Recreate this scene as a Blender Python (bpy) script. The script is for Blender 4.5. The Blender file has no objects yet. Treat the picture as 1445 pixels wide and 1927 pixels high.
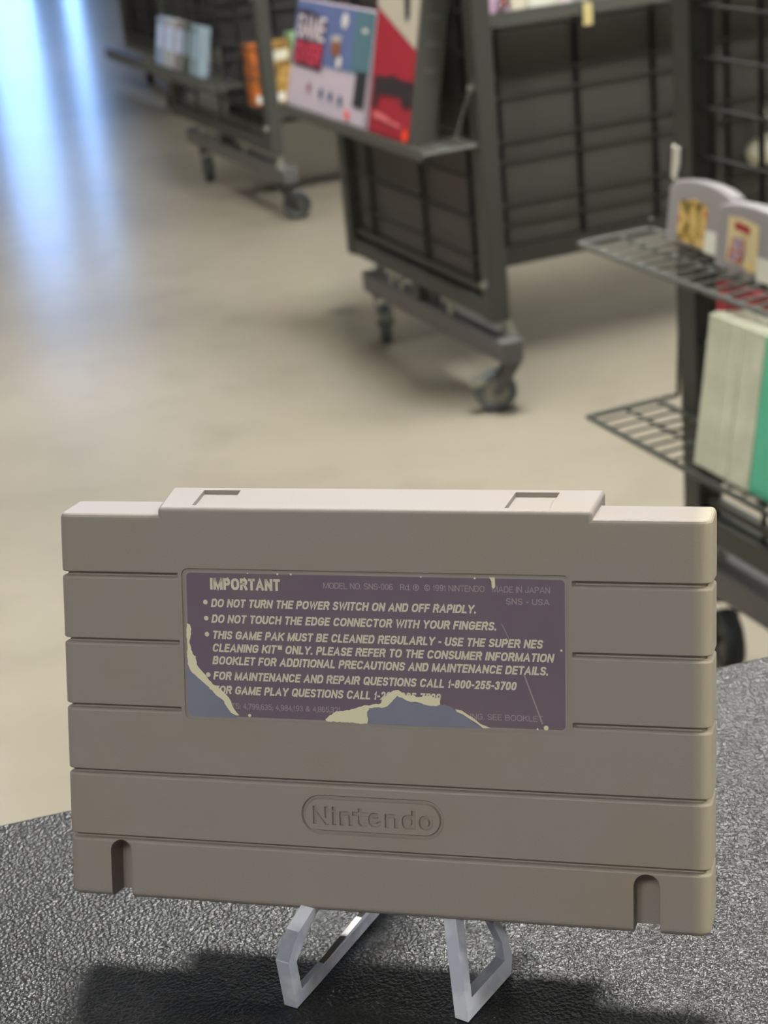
import bpy, bmesh, math, random
from mathutils import Matrix, Vector

C = bpy.context.scene.collection
SC = bpy.context.scene
random.seed(7)

# ------------------------------------------------------------------ camera, world, exposure
HC = 0.97                                   # camera height above the shop floor
FPX = 3293.3                                # focal length in pixels of the 1445x1927 frame
cam_data = bpy.data.cameras.new('camera')
cam = bpy.data.objects.new('camera', cam_data)
C.objects.link(cam)
RX = Vector((0.99521376, -0.03770037, -0.09015687))
UP = Vector((0.09772195, 0.38394575, 0.91816996))
FW = Vector((0.0, 0.92258568, -0.38579224))
cam.matrix_world = Matrix(((RX.x, UP.x, -FW.x, 0), (RX.y, UP.y, -FW.y, 0), (RX.z, UP.z, -FW.z, HC), (0, 0, 0, 1)))
cam_data.sensor_fit = 'VERTICAL'
cam_data.sensor_height = 36.0
cam_data.sensor_width = 27.0
cam_data.lens = FPX * 36.0 / 1927.0
cam_data.clip_start = 0.02
cam_data.clip_end = 60
cam_data.dof.use_dof = True
cam_data.dof.focus_distance = 0.357
cam_data.dof.aperture_fstop = 33.0
SC.camera = cam

SC.view_settings.view_transform = 'Standard'
SC.view_settings.look = 'None'
SC.view_settings.gamma = 1.0
SC.view_settings.use_curve_mapping = False
SC.view_settings.exposure = 0.0

world = bpy.data.worlds.new('daylight')
SC.world = world
world.use_nodes = True
wb = world.node_tree.nodes['Background']
wb.inputs['Color'].default_value = (0.26, 0.50, 1.0, 1)
wb.inputs['Strength'].default_value = 8.5

# ceiling fixtures: x, y, radiance
CEIL = 3.0
LIGHTS = [(0.36, 2.50, 98.0), (2.7, 0.4, 64.0), (-0.7, -1.8, 24.0), (-2.4, 3.2, 11.0), (1.15, 5.4, 20.0), (3.4, 3.6, 12.0), (2.7, 7.0, 14.0), (-2.4, 6.2, 12.0), (0.72, 9.2, 16.0), (-2.4, 0.2, 9.0)]  # third panel, behind the camera, is added as fill for the cartridge face

# ------------------------------------------------------------------ materials
def lin(r, g, b):
    f = lambda c: (c / 255 / 12.92) if c / 255 <= 0.04045 else ((c / 255 + 0.055) / 1.055) ** 2.4
    return (f(r), f(g), f(b), 1.0)

def mat(name, col, rough=0.5, metal=0.0, spec=0.5, bump=None, vary=None, coat=0.0, trans=0.0, ior=1.45, alpha=1.0, emit=None, sss=0.0):
    m = bpy.data.materials.new(name)
    m.use_nodes = True
    nt = m.node_tree
    b = nt.nodes['Principled BSDF']
    b.inputs['Base Color'].default_value = col
    b.inputs['Roughness'].default_value = rough
    b.inputs['Metallic'].default_value = metal
    b.inputs['Specular IOR Level'].default_value = spec
    b.inputs['IOR'].default_value = ior
    b.inputs['Coat Weight'].default_value = coat
    b.inputs['Transmission Weight'].default_value = trans
    b.inputs['Alpha'].default_value = alpha
    if emit:
        b.inputs['Emission Color'].default_value = emit[0]
        b.inputs['Emission Strength'].default_value = emit[1]
    tc = nt.nodes.new('ShaderNodeTexCoord')
    if vary:                                  # (scale, second colour, low, high)
        n = nt.nodes.new('ShaderNodeTexNoise'); n.inputs['Scale'].default_value = vary[0]; n.inputs['Detail'].default_value = 4
        r = nt.nodes.new('ShaderNodeMapRange'); r.inputs['From Min'].default_value = vary[2]; r.inputs['From Max'].default_value = vary[3]
        mx = nt.nodes.new('ShaderNodeMix'); mx.data_type = 'RGBA'
        mx.inputs['A'].default_value = col; mx.inputs['B'].default_value = vary[1]
        nt.links.new(tc.outputs['Object'], n.inputs['Vector'])
        nt.links.new(n.outputs['Fac'], r.inputs['Value'])
        nt.links.new(r.outputs['Result'], mx.inputs['Factor'])
        nt.links.new(mx.outputs['Result'], b.inputs['Base Color'])
    if bump:                                  # (scale, strength, distance)
        n2 = nt.nodes.new('ShaderNodeTexNoise'); n2.inputs['Scale'].default_value = bump[0]; n2.inputs['Detail'].default_value = 2
        bp = nt.nodes.new('ShaderNodeBump'); bp.inputs['Strength'].default_value = bump[1]; bp.inputs['Distance'].default_value = bump[2]
        nt.links.new(tc.outputs['Object'], n2.inputs['Vector'])
        nt.links.new(n2.outputs['Fac'], bp.inputs['Height'])
        nt.links.new(bp.outputs['Normal'], b.inputs['Normal'])
    return m

M = {}
M['cart'] = mat('aged_grey_plastic', (0.290, 0.261, 0.247, 1), 0.5, spec=0.4, bump=(2600, 0.18, 0.0002), vary=(32, (0.295, 0.252, 0.205, 1), 0.47, 0.78))
def yellowed_lit_edge(m):
    # yellowed plastic, painted lighter for the side light, along the right-hand end of the shell
    nt = m.node_tree; b = nt.nodes['Principled BSDF']
    src = b.inputs['Base Color'].links[0].from_socket
    tc = nt.nodes.new('ShaderNodeTexCoord'); sp = nt.nodes.new('ShaderNodeSeparateXYZ')
    r = nt.nodes.new('ShaderNodeMapRange'); r.inputs['From Min'].default_value = 0.0645; r.inputs['From Max'].default_value = 0.0672
    mx = nt.nodes.new('ShaderNodeMix'); mx.data_type = 'RGBA'; mx.inputs['B'].default_value = (0.405, 0.358, 0.265, 1)
    nt.links.new(tc.outputs['Object'], sp.inputs[0]); nt.links.new(sp.outputs['X'], r.inputs['Value'])
    nt.links.new(r.outputs['Result'], mx.inputs['Factor']); nt.links.new(src, mx.inputs['A']); nt.links.new(mx.outputs['Result'], b.inputs['Base Color'])
yellowed_lit_edge(M['cart'])
M['label'] = mat('mauve_label', lin(112, 97, 116), 0.38, spec=0.4, vary=(60, lin(118, 104, 116), 0.4, 0.7))
M['label_rim'] = mat('label_clear_rim', lin(150, 142, 142), 0.4)
M['torn'] = mat('exposed_glue_patch', lin(128, 130, 152), 0.5, vary=(90, lin(120, 122, 140), 0.4, 0.7))
M['paper'] = mat('torn_paper', lin(226, 221, 192), 0.9, bump=(900, 0.4, 0.0003))
M['ink'] = mat('pale_print', lin(214, 208, 190), 0.6)
M['ink_dim'] = mat('faded_print', lin(160, 146, 152), 0.6)
M['ink_mid'] = mat('worn_print', lin(172, 160, 158), 0.6)
M['counter'] = None
M['clear'] = mat('clear_acrylic', (0.97, 0.98, 1.0, 1), 0.06, trans=1.0, ior=1.3)
M['clear_edge'] = mat('acrylic_edge_light', lin(205, 210, 228), 0.22, trans=0.3, ior=1.45, vary=(160, lin(232, 236, 248), 0.45, 0.6))  # milky tone paints in the light refracted and caught at the cut edges
M['steel'] = mat('charcoal_powder_coat', lin(62, 63, 59), 0.5, spec=0.5)
M['steel_dark'] = mat('black_powder_coat', lin(34, 34, 33), 0.45)
M['wire'] = mat('dark_wire', lin(64, 66, 62), 0.35, metal=0.2)
M['wire_black'] = mat('black_wire', lin(26, 26, 26), 0.5)
M['wire_grey'] = mat('grey_wire', lin(80, 82, 77), 0.4)
M['board'] = mat('charcoal_backing_board', lin(84, 79, 77), 0.7, vary=(3, lin(76, 73, 70), 0.4, 0.6))
M['board_dark'] = mat('black_backing_board', lin(80, 79, 74), 0.6, vary=(5, lin(70, 69, 66), 0.4, 0.6))
M['board_black'] = mat('matt_black_board', lin(46, 43, 46), 0.75, vary=(5, lin(38, 36, 38), 0.4, 0.6))
M['tube'] = mat('grey_base_tube', lin(84, 83, 83), 0.32, spec=0.5)
M['rubber'] = mat('grey_caster_rubber', lin(82, 88, 88), 0.6)
M['rubber_dark'] = mat('dark_caster_rubber', lin(48, 52, 52), 0.6)
M['zinc'] = mat('zinc_plated_steel', lin(160, 162, 152), 0.35, metal=0.7)
M['hub'] = mat('pale_hub', lin(132, 130, 120), 0.5)
M['brass'] = mat('yellow_zinc', lin(170, 145, 80), 0.4, metal=0.6)
M['white'] = mat('white_paint', lin(235, 233, 225), 0.6)
M['ceiling'] = mat('ceiling_tile', lin(118, 116, 112), 0.9)
M['wall'] = mat('wall_paint', lin(205, 200, 190), 0.8)
M['wall_dark'] = mat('storefront_frame', lin(60, 60, 62), 0.6)
M['grey_n64'] = mat('grey_cartridge_plastic', lin(158, 154, 156), 0.5, bump=(900, 0.1, 0.0003))
M['sticker'] = mat('white_price_sticker', lin(228, 228, 216), 0.6)

def art(name, cols, scale, seed=0.0):
    """printed artwork: blotches of several colours"""
    m = bpy.data.materials.new(name); m.use_nodes = True
    nt = m.node_tree; b = nt.nodes['Principled BSDF']; b.inputs['Roughness'].default_value = 0.45
    tc = nt.nodes.new('ShaderNodeTexCoord')
    mp = nt.nodes.new('ShaderNodeMapping'); mp.inputs['Location'].default_value = (seed, seed * 0.7, seed * 1.3)
    n = nt.nodes.new('ShaderNodeTexNoise'); n.inputs['Scale'].default_value = scale; n.inputs['Detail'].default_value = 3
    n.inputs['Distortion'].default_value = 0.8
    r = nt.nodes.new('ShaderNodeValToRGB')
    r.color_ramp.interpolation = 'LINEAR'
    e = r.color_ramp.elements
    k = len(cols)
    e[0].position = 0.3; e[0].color = cols[0]
    e[1].position = 0.7; e[1].color = cols[-1]
    for i in range(1, k - 1):
        x = e.new(0.3 + 0.4 * i / (k - 1)); x.color = cols[i]
    nt.links.new(tc.outputs['Object'], mp.inputs['Vector'])
    nt.links.new(mp.outputs['Vector'], n.inputs['Vector'])
    nt.links.new(n.outputs['Fac'], r.inputs['Fac'])
    nt.links.new(r.outputs['Color'], b.inputs['Base Color'])
    return m

def flat(r, g, b, rough=0.45, **k):
    key = 'print_%d_%d_%d' % (r, g, b)
    if key not in M:
        M[key] = mat('printed_colour', lin(r, g, b), rough, **k)
    return M[key]

def counter_mat():
    m = bpy.data.materials.new('black_pebbled_laminate'); m.use_nodes = True
    nt = m.node_tree; b = nt.nodes['Principled BSDF']
    b.inputs['Base Color'].default_value = lin(15, 16, 16)
    b.inputs['Roughness'].default_value = 0.40
    b.inputs['Specular IOR Level'].default_value = 0.5
    tc = nt.nodes.new('ShaderNodeTexCoord')
    n = nt.nodes.new('ShaderNodeTexNoise'); n.inputs['Scale'].default_value = 1250; n.inputs['Detail'].default_value = 1.0; n.inputs['Roughness'].default_value = 0.5
    bp = nt.nodes.new('ShaderNodeBump'); bp.inputs['Strength'].default_value = 1.0; bp.inputs['Distance'].default_value = 0.0006
    nt.links.new(tc.outputs['Object'], n.inputs['Vector'])
    nt.links.new(n.outputs['Fac'], bp.inputs['Height'])
    nt.links.new(bp.outputs['Normal'], b.inputs['Normal'])
    return m
M['counter'] = counter_mat()

def floor_mat():
    m = bpy.data.materials.new('worn_polished_concrete'); m.use_nodes = True
    nt = m.node_tree; b = nt.nodes['Principled BSDF']
    tc = nt.nodes.new('ShaderNodeTexCoord')
    def noise(scale, detail):
        n = nt.nodes.new('ShaderNodeTexNoise'); n.inputs['Scale'].default_value = scale; n.inputs['Detail'].default_value = detail
        nt.links.new(tc.outputs['Object'], n.inputs['Vector']); return n
    n1 = noise(1.3, 5); n2 = noise(9, 6)
    mx = nt.nodes.new('ShaderNodeMix'); mx.data_type = 'RGBA'
    mx.inputs['A'].default_value = lin(127, 120, 106); mx.inputs['B'].default_value = lin(141, 134, 120)
    r = nt.nodes.new('ShaderNodeMapRange'); r.inputs['From Min'].default_value = 0.35; r.inputs['From Max'].default_value = 0.65
    nt.links.new(n1.outputs['Fac'], r.inputs['Value']); nt.links.new(r.outputs['Result'], mx.inputs['Factor'])
    mx2 = nt.nodes.new('ShaderNodeMix'); mx2.data_type = 'RGBA'
    mx2.inputs['B'].default_value = lin(115, 108, 95)
    r2 = nt.nodes.new('ShaderNodeMapRange'); r2.inputs['From Min'].default_value = 0.52; r2.inputs['From Max'].default_value = 0.8; r2.inputs['To Max'].default_value = 0.6
    nt.links.new(n2.outputs['Fac'], r2.inputs['Value']); nt.links.new(r2.outputs['Result'], mx2.inputs['Factor'])
    nt.links.new(mx.outputs['Result'], mx2.inputs['A'])
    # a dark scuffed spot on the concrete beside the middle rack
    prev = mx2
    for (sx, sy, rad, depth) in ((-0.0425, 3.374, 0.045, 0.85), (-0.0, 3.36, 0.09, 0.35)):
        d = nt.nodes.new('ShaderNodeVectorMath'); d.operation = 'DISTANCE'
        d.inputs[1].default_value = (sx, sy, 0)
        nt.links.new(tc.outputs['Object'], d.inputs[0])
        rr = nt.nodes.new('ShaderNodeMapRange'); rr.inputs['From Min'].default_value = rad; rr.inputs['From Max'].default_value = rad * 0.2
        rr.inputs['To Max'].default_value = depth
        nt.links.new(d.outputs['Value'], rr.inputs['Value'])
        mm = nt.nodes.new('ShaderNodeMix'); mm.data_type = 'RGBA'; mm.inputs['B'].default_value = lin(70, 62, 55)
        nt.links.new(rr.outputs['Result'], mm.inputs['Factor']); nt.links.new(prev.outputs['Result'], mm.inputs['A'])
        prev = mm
    nt.links.new(prev.outputs['Result'], b.inputs['Base Color'])
    b.inputs['Roughness'].default_value = 0.40
    b.inputs['Coat Weight'].default_value = 0.6
    b.inputs['Coat Roughness'].default_value = 0.2
    b.inputs['Specular IOR Level'].default_value = 0.5
    bp = nt.nodes.new('ShaderNodeBump'); bp.inputs['Strength'].default_value = 0.06; bp.inputs['Distance'].default_value = 0.01
    n3 = noise(4, 3)
    nt.links.new(n3.outputs['Fac'], bp.inputs['Height']); nt.links.new(bp.outputs['Normal'], b.inputs['Normal'])
    return m
M['floor'] = floor_mat()

# ------------------------------------------------------------------ mesh helpers
class MB:
    """collects simple solids, links them as ONE mesh object"""
    def __init__(s): s.v = []; s.f = []; s.sm = []
    def add(s, vs, fs, smooth=False):
        o = len(s.v); s.v += [tuple(p) for p in vs]; s.f += [tuple(i + o for i in f) for f in fs]; s.sm += [smooth] * len(fs); return s
    def box(s, x0, x1, y0, y1, z0, z1):
        return s.add([(x0, y0, z0), (x1, y0, z0), (x1, y1, z0), (x0, y1, z0), (x0, y0, z1), (x1, y0, z1), (x1, y1, z1), (x0, y1, z1)],
                     [(0, 3, 2, 1), (4, 5, 6, 7), (0, 1, 5, 4), (1, 2, 6, 5), (2, 3, 7, 6), (3, 0, 4, 7)])
    def rod(s, a, b, r, n=8, r2=None):
        a = Vector(a); b = Vector(b); d = (b - a).normalized()
        t = Vector((0, 0, 1)) if abs(d.z) < 0.9 else Vector((1, 0, 0))
        u = d.cross(t).normalized(); w = d.cross(u)
        r2 = r if r2 is None else r2
        A = [a + (u * math.cos(2 * math.pi * i / n) + w * math.sin(2 * math.pi * i / n)) * r for i in range(n)]
        B = [b + (u * math.cos(2 * math.pi * i / n) + w * math.sin(2 * math.pi * i / n)) * r2 for i in range(n)]
        s.add(A + B, [(i, (i + 1) % n, n + (i + 1) % n, n + i) for i in range(n)], True)
        s.add(A, [tuple(range(n))[::-1]]); s.add(B, [tuple(range(n))])
        return s
    def path(s, pts, r, n=8):
        for a, b in zip(pts, pts[1:]): s.rod(a, b, r, n)
        return s
    def prism(s, poly, ax, t0, t1):
        """poly in the two axes other than ax ('x','y','z'), extruded t0..t1 along ax"""
        def P(p, t):
            return {'x': (t, p[0], p[1]), 'y': (p[0], t, p[1]), 'z': (p[0], p[1], t)}[ax]
        n = len(poly)
        s.add([P(p, t0) for p in poly] + [P(p, t1) for p in poly],
              [tuple(range(n)), tuple(range(n, 2 * n))[::-1]] + [(i, n + i, n + (i + 1) % n, (i + 1) % n) for i in range(n)])
        return s
    def mesh(s, name):
        me = bpy.data.meshes.new(name); me.from_pydata(s.v, [], s.f)
        me.polygons.foreach_set('use_smooth', s.sm)
        bm = bmesh.new(); bm.from_mesh(me); bmesh.ops.recalc_face_normals(bm, faces=bm.faces); bm.to_mesh(me); bm.free()
        me.update(); return me
    def build(s, name, m, parent=None, bevel=0):
        me = s.mesh(name); me.materials.append(m)
        return link(name, me, parent, bevel)

def link(name, me, parent=None, bevel=0):
    o = bpy.data.objects.new(name, me); C.objects.link(o)
    if parent: o.parent = parent
    if bevel:
        b = o.modifiers.new('bevel', 'BEVEL'); b.width = bevel; b.segments = 3; b.limit_method = 'ANGLE'; b.angle_limit = math.radians(40)
    return o

def tag(o, label=None, cat=None, group=None, kind=None):
    if label: o['label'] = label
    if cat: o['category'] = cat
    if group: o['group'] = group
    if kind: o['kind'] = kind
    return o

def empty(name, mw, label, cat, group=None):
    o = bpy.data.objects.new(name, None); C.objects.link(o); o.empty_display_size = 0.02
    o.matrix_world = mw
    return tag(o, label, cat, group)

def poly_mesh(name, polys, m, parent, y=0.0, axes='xz'):
    """flat printed shapes at depth y"""
    mb = MB()
    for p in polys:
        mb.add([(a, y, b) for a, b in p], [tuple(range(len(p)))])
    me = bpy.data.meshes.new(name); me.from_pydata(mb.v, [], mb.f); me.materials.append(m)
    return link(name, me, parent)

def disc(cx, cz, r, n=18, rz=None):
    rz = rz or r
    return [(cx + r * math.cos(2 * math.pi * i / n), cz + rz * math.sin(2 * math.pi * i / n)) for i in range(n)]
def quad(x0, x1, z0, z1): return [(x0, z0), (x1, z0), (x1, z1), (x0, z1)]

def _arc(cx, cy, rx, ry, a0, a1, k=8):
    return [(cx + rx * math.cos(math.radians(a0 + (a1 - a0) * i / k)), cy + ry * math.sin(math.radians(a0 + (a1 - a0) * i / k))) for i in range(k + 1)]
def _sup(cx, cy, rx, ry, a0, a1, k=10, p=0.75):
    out = []
    for i in range(k + 1):
        a = math.radians(a0 + (a1 - a0) * i / k); c, q = math.cos(a), math.sin(a)
        out.append((cx + rx * math.copysign(abs(c) ** p, c), cy + ry * math.copysign(abs(q) ** p, q)))
    return out
# letters as centre lines in a unit box: (width, [polylines])
GL = {
 'A': (.78, [[(0, 0), (.5, 1), (1, 0)], [(.2, .3), (.8, .3)]]),
 'B': (.70, [[(0, .53), (.62, .53)] + _sup(.62, .265, .38, .265, 90, -90, 6) + [(0, 0), (0, 1), (.58, 1)] + _sup(.58, .765, .34, .235, 90, -90, 6)]),
 'C': (.74, [_sup(.5, .5, .5, .5, 38, 322, 14)]),
 'D': (.72, [[(0, 0), (0, 1), (.5, 1)] + _sup(.5, .5, .5, .5, 90, -90, 10) + [(0, 0)]]),
 'E': (.62, [[(1, 1), (0, 1), (0, 0), (1, 0)], [(0, .52), (.9, .52)]]),
 'F': (.60, [[(1, 1), (0, 1), (0, 0)], [(0, .5), (.88, .5)]]),
 'G': (.76, [_sup(.5, .5, .5, .5, 40, 345, 14) + [(1, .48), (.56, .48)]]),
 'H': (.72, [[(0, 0), (0, 1)], [(1, 0), (1, 1)], [(0, .53), (1, .53)]]),
 'I': (.0, [[(.5, 0), (.5, 1)]]),
 'J': (.56, [[(1, 1), (1, .3)] + _sup(.5, .3, .5, .3, 0, -180, 8)]),
 'K': (.74, [[(0, 0), (0, 1)], [(1, 1), (.05, .42)], [(.36, .62), (1, 0)]]),
 'L': (.58, [[(0, 1), (0, 0), (1, 0)]]),
 'M': (.88, [[(0, 0), (0, 1)], [(1, 0), (1, 1)], [(.03, 1), (.5, 0), (.97, 1)]]),
 'N': (.72, [[(0, 0), (0, 1)], [(1, 0), (1, 1)], [(.04, 1), (.96, 0)]]),
 'O': (.78, [_sup(.5, .5, .5, .5, 90, 450, 20)]),
 'P': (.66, [[(0, 0), (0, 1), (.55, 1)] + _sup(.55, .73, .45, .27, 90, -90, 6) + [(0, .46)]]),
 'Q': (.78, [_sup(.5, .5, .5, .5, 90, 450, 20), [(.58, .28), (.98, -.04)]]),
 'R': (.70, [[(0, 0), (0, 1), (.55, 1)] + _sup(.55, .75, .45, .25, 90, -90, 6) + [(0, .5)], [(.6, .5), (1, 0)]]),
 'S': (.66, [_sup(.5, .74, .47, .26, 25, 180, 8)[:-1] + [(.05, .66), (.2, .55), (.8, .46), (.97, .34)] + _sup(.5, .26, .5, .26, 0, -155, 8)]),
 'T': (.64, [[(0, 1), (1, 1)], [(.5, 1), (.5, 0)]]),
 'U': (.70, [[(0, 1), (0, .35)] + _sup(.5, .35, .5, .35, 180, 360, 8) + [(1, 1)]]),
 'V': (.74, [[(0, 1), (.5, 0), (1, 1)]]),
 'W': (1.0, [[(0, 1), (.25, 0), (.5, 1), (.75, 0), (1, 1)]]),
 'X': (.72, [[(0, 1), (1, 0)], [(0, 0), (1, 1)]]),
 'Y': (.74, [[(0, 1), (.5, .45), (1, 1)], [(.5, .45), (.5, 0)]]),
 'Z': (.66, [[(0, 1), (1, 1), (0, 0), (1, 0)]]),
 '0': (.58, [_sup(.5, .5, .5, .5, 90, 450, 18)]),
 '1': (.30, [[(0, .72), (.8, 1), (.8, 0)]]),
 '2': (.56, [_sup(.5, .72, .5, .28, 160, -20, 8) + [(.85, .45), (0, 0), (1, 0)]]),
 '3': (.56, [_sup(.48, .75, .45, .25, 160, -90, 8) + _sup(.48, .25, .5, .25, 90, -160, 8)]),
 '4': (.60, [[(.75, 0), (.75, 1), (0, .3), (1, .3)]]),
 '5': (.56, [[(.95, 1), (.12, 1), (.04, .52)] + _sup(.5, .32, .5, .32, 110, -150, 8)]),
 '6': (.58, [_sup(.5, .5, .5, .5, 50, 270, 10) + _sup(.5, .3, .48, .3, 270, 540, 10)]),
 '7': (.56, [[(0, 1), (1, 1), (.35, 0)]]),
 '8': (.58, [_sup(.5, .75, .44, .25, 270, 630, 14), _sup(.5, .25, .5, .25, 90, 450, 14)]),
 '9': (.58, [_sup(.5, .7, .48, .3, 0, 360, 12) , [(.98, .7)] + _sup(.5, .5, .5, .5, 0, -130, 8)]),
 '-': (.34, [[(0, .4), (1, .4)]]), '.': (.0, [[(.5, .0), (.5, .03)]]), ',': (.04, [[(.7, .07), (.3, -.2)]]),
 ':': (.0, [[(.5, -.07), (.5, .07)], [(.5, .5), (.5, .64)]]), ';': (.04, [[(.7, .07), (.3, -.2)], [(.6, .5), (.6, .64)]]),
 '&': (.74, [[(1, 0), (.2, .72)] + _sup(.42, .8, .24, .2, 200, -20, 8) + [(.1, .4)] + _sup(.42, .24, .42, .24, 150, 290, 6) + [(.95, .45)]]),
 '\u2122': (.62, [[(0, 1), (.4, 1)], [(.2, 1), (.2, .62)], [(.55, .62), (.55, 1), (.77, .72), (1, 1), (1, .62)]]),
 '\u00a9': (.95, [_arc(.5, .5, .5, .55, 90, 450, 18), _arc(.5, .5, .22, .26, 45, 315, 8)]),
 '\u00ae': (.95, [_arc(.5, .5, .5, .55, 90, 450, 18), [(.36, .26), (.36, .76), (.55, .76), (.66, .62), (.55, .5), (.36, .5)], [(.52, .5), (.66, .26)]]),
 'n': (.60, [[(0, 0), (0, .72)], [(0, .52)] + _sup(.5, .40, .5, .32, 150, 0, 8) + [(1, 0)]]),
 'i': (.0, [[(.5, 0), (.5, .66)], [(.5, 1.0), (.5, 1.03)]]),
 't': (.40, [[(.42, 1.0), (.42, .12), (.9, 0), (1.5, 0)], [(-.9, .72), (1.7, .72)]]),
 'e': (.60, [[(.02, .38), (1, .38)] + _sup(.5, .36, .5, .36, 5, 315, 14)]),
 'd': (.62, [[(1, 1.04), (1, 0)], _sup(.5, .36, .48, .36, 0, 360, 16)]),
 'o': (.62, [_sup(.5, .36, .5, .36, 0, 360, 16)]),
}
def thick_line(pts, t):
    """left and right offset points of a centre line of thickness t (mitred)"""
    P = [Vector(p) for p in pts]
    closed = (P[0] - P[-1]).length < 1e-6
    if closed: P = P[:-1]
    k = len(P); Lp, Rp = [], []
    for i in range(k):
        a = P[(i - 1) % k] if (closed or i > 0) else None
        c = P[(i + 1) % k] if (closed or i < k - 1) else None
        d1 = (P[i] - a).normalized() if a is not None else (c - P[i]).normalized()
        d2 = (c - P[i]).normalized() if c is not None else d1
        n1 = Vector((-d1.y, d1.x)); n2 = Vector((-d2.y, d2.x))
        m_ = n1 + n2
        if m_.length < 0.25: m_ = n1 * 1.0
        else: m_ = m_.normalized() / max(0.5, m_.normalized().dot(n1))
        Lp.append(P[i] + m_ * t / 2); Rp.append(P[i] - m_ * t / 2)
    return Lp, Rp, closed
def layout(txt, x0, x1, z, cap, stroke, shear=0.0, gap=0.075, word=0.36):
    """centre lines of a line of text, placed: list of polylines in (x, z)"""
    t = stroke; x = 0.0; items = []
    for ch in txt:
        if ch == ' ': x += word; continue
        w, pls = GL.get(ch) or GL[ch.upper()]
        sc = 1.0
        items.append((x + t / 2, max(w - t, 0.0), pls)); x += max(w, t) + gap
    tot = x - gap
    sx = (x1 - x0) / tot if x1 is not None else cap
    out = []
    for (xo, w, pls) in items:
        for pl in pls:
            q = []
            for (a, b) in pl:
                yy = t / 2 + b * (1 - t)
                q.append((x0 + (xo + a * w) * sx + shear * (yy - 0.5) * cap, z + yy * cap))
            th = t * min(cap, sx) / 2
            if math.hypot(q[0][0] - q[-1][0], q[0][1] - q[-1][1]) > 1e-9:      # square ends on open strokes
                for i0, i1 in ((0, 1), (-1, -2)):
                    dx, dz = q[i0][0] - q[i1][0], q[i0][1] - q[i1][1]; ln = math.hypot(dx, dz)
                    q[i0] = (q[i0][0] + dx / ln * th, q[i0][1] + dz / ln * th)
            out.append(q)
    return out, t * min(cap, sx)
def text_geo(txt, x0, x1, z, cap, stroke=0.2, shear=0.0):
    pls, t = layout(txt, x0, x1, z, cap, stroke, shear)
    V, F = [], []
    for pl in pls:
        Lp, Rp, cl = thick_line(pl, t)
        o = len(V); k = len(Lp)
        V += [(p.x, 0, p.y) for p in Lp] + [(p.x, 0, p.y) for p in Rp]
        for i in range(k if cl else k - 1):
            j = (i + 1) % k
            F.append((o + i, o + k + i, o + k + j, o + j))
    return V, F

def text_mesh(name, lines, m, parent, y):
    V = []; F = []
    for Ln in lines:
        vs, fs = text_geo(*Ln[:5], **(Ln[5] if len(Ln) > 5 else {}))
        o = len(V); V += [(a, y, c) for a, _, c in vs]; F += [tuple(i + o for i in f) for f in fs]
    me = bpy.data.meshes.new(name); me.from_pydata(V, [], F); me.materials.append(m)
    return link(name, me, parent)

def engrave_cutters(txt, x0, x1, z, cap, stroke, depth, flare):
    """one tapered solid per stroke, for cutting lettering into a face at y=0"""
    pls, t = layout(txt, x0, x1, z, cap, stroke, gap=0.13)
    out = []
    for n_, pl in enumerate(pls):
        zb = depth * (1 + 0.02 * (n_ % 3))
        a = thick_line(pl, t + flare); b = thick_line(pl, max(t - flare * 0.6, t * 0.3)); cl = a[2]
        k = len(a[0]); V = []
        for (Lp, Rp, _), y in ((a, -zb * 0.6), (b, zb)):
            V += [(p.x, y, p.y) for p in Lp] + [(p.x, y, p.y) for p in Rp]
        F = []
        for i in range(k if cl else k - 1):
            j = (i + 1) % k
            F += [(i, k + i, k + j, j), (2 * k + i, 2 * k + j, 3 * k + j, 3 * k + i), (i, j, 2 * k + j, 2 * k + i), (k + i, 3 * k + i, 3 * k + j, k + j)]
        if not cl: F += [(0, 2 * k, 3 * k, k), (k - 1, 2 * k - 1, 4 * k - 1, 3 * k - 1)]
        mb = MB(); mb.add(V, F); out.append(mb.mesh('stroke'))
    return out

def bool_cut(me, cutters):
    """difference of a mesh with a list of meshes"""
    a = bpy.data.objects.new('solid', me); C.objects.link(a)
    tmp = []
    for c in cutters:
        o = bpy.data.objects.new('cutter', c); C.objects.link(o); tmp.append(o)
        md = a.modifiers.new('cut', 'BOOLEAN'); md.operation = 'DIFFERENCE'; md.object = o; md.solver = 'EXACT'; md.use_self = True
    dg = bpy.context.evaluated_depsgraph_get(); dg.update()
    out = bpy.data.meshes.new_from_object(a.evaluated_get(dg))
    for o in tmp + [a]: bpy.data.objects.remove(o)
    return out

def join_meshes(name, ms):
    bm = bmesh.new()
    for m in ms: bm.from_mesh(m)
    me = bpy.data.meshes.new(name); bm.to_mesh(me); bm.free()
    return me

# ------------------------------------------------------------------ the room
def struct(o): o['kind'] = 'structure'; return o
struct(MB().box(-5, 6, -3.5, 13.2, -0.1, 0).build('floor', M['floor']))
struct(MB().box(-5, 6, -3.5, 13.2, CEIL, CEIL + 0.1).build('ceiling', M['ceiling']))
struct(MB().box(-5.1, -5, -3.5, 13.2, 0, CEIL).build('wall_left', M['wall']))
struct(MB().box(6, 6.1, -3.5, 13.2, 0, CEIL).build('wall_right', M['wall']))
struct(MB().box(-5.1, 6.1, -3.6, -3.5, 0, CEIL).build('wall_front', M['wall']))
WINS = [(-2.58, -2.14), (-1.99, -1.80)]
wb_ = MB()
xs = [-5] + [v for w in WINS for v in w] + [6]
for i in range(0, len(xs), 2): wb_.box(xs[i], xs[i + 1], 13.2, 13.3, 0, CEIL)
for a, b in WINS:
    wb_.box(a, b, 13.2, 13.3, 0, 0.12); wb_.box(a, b, 13.2, 13.3, 2.35, CEIL)
struct(wb_.build('wall_back', M['wall_dark']))
gm = bpy.data.materials.new('window_glass'); gm.use_nodes = True
gnt = gm.node_tree
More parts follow.
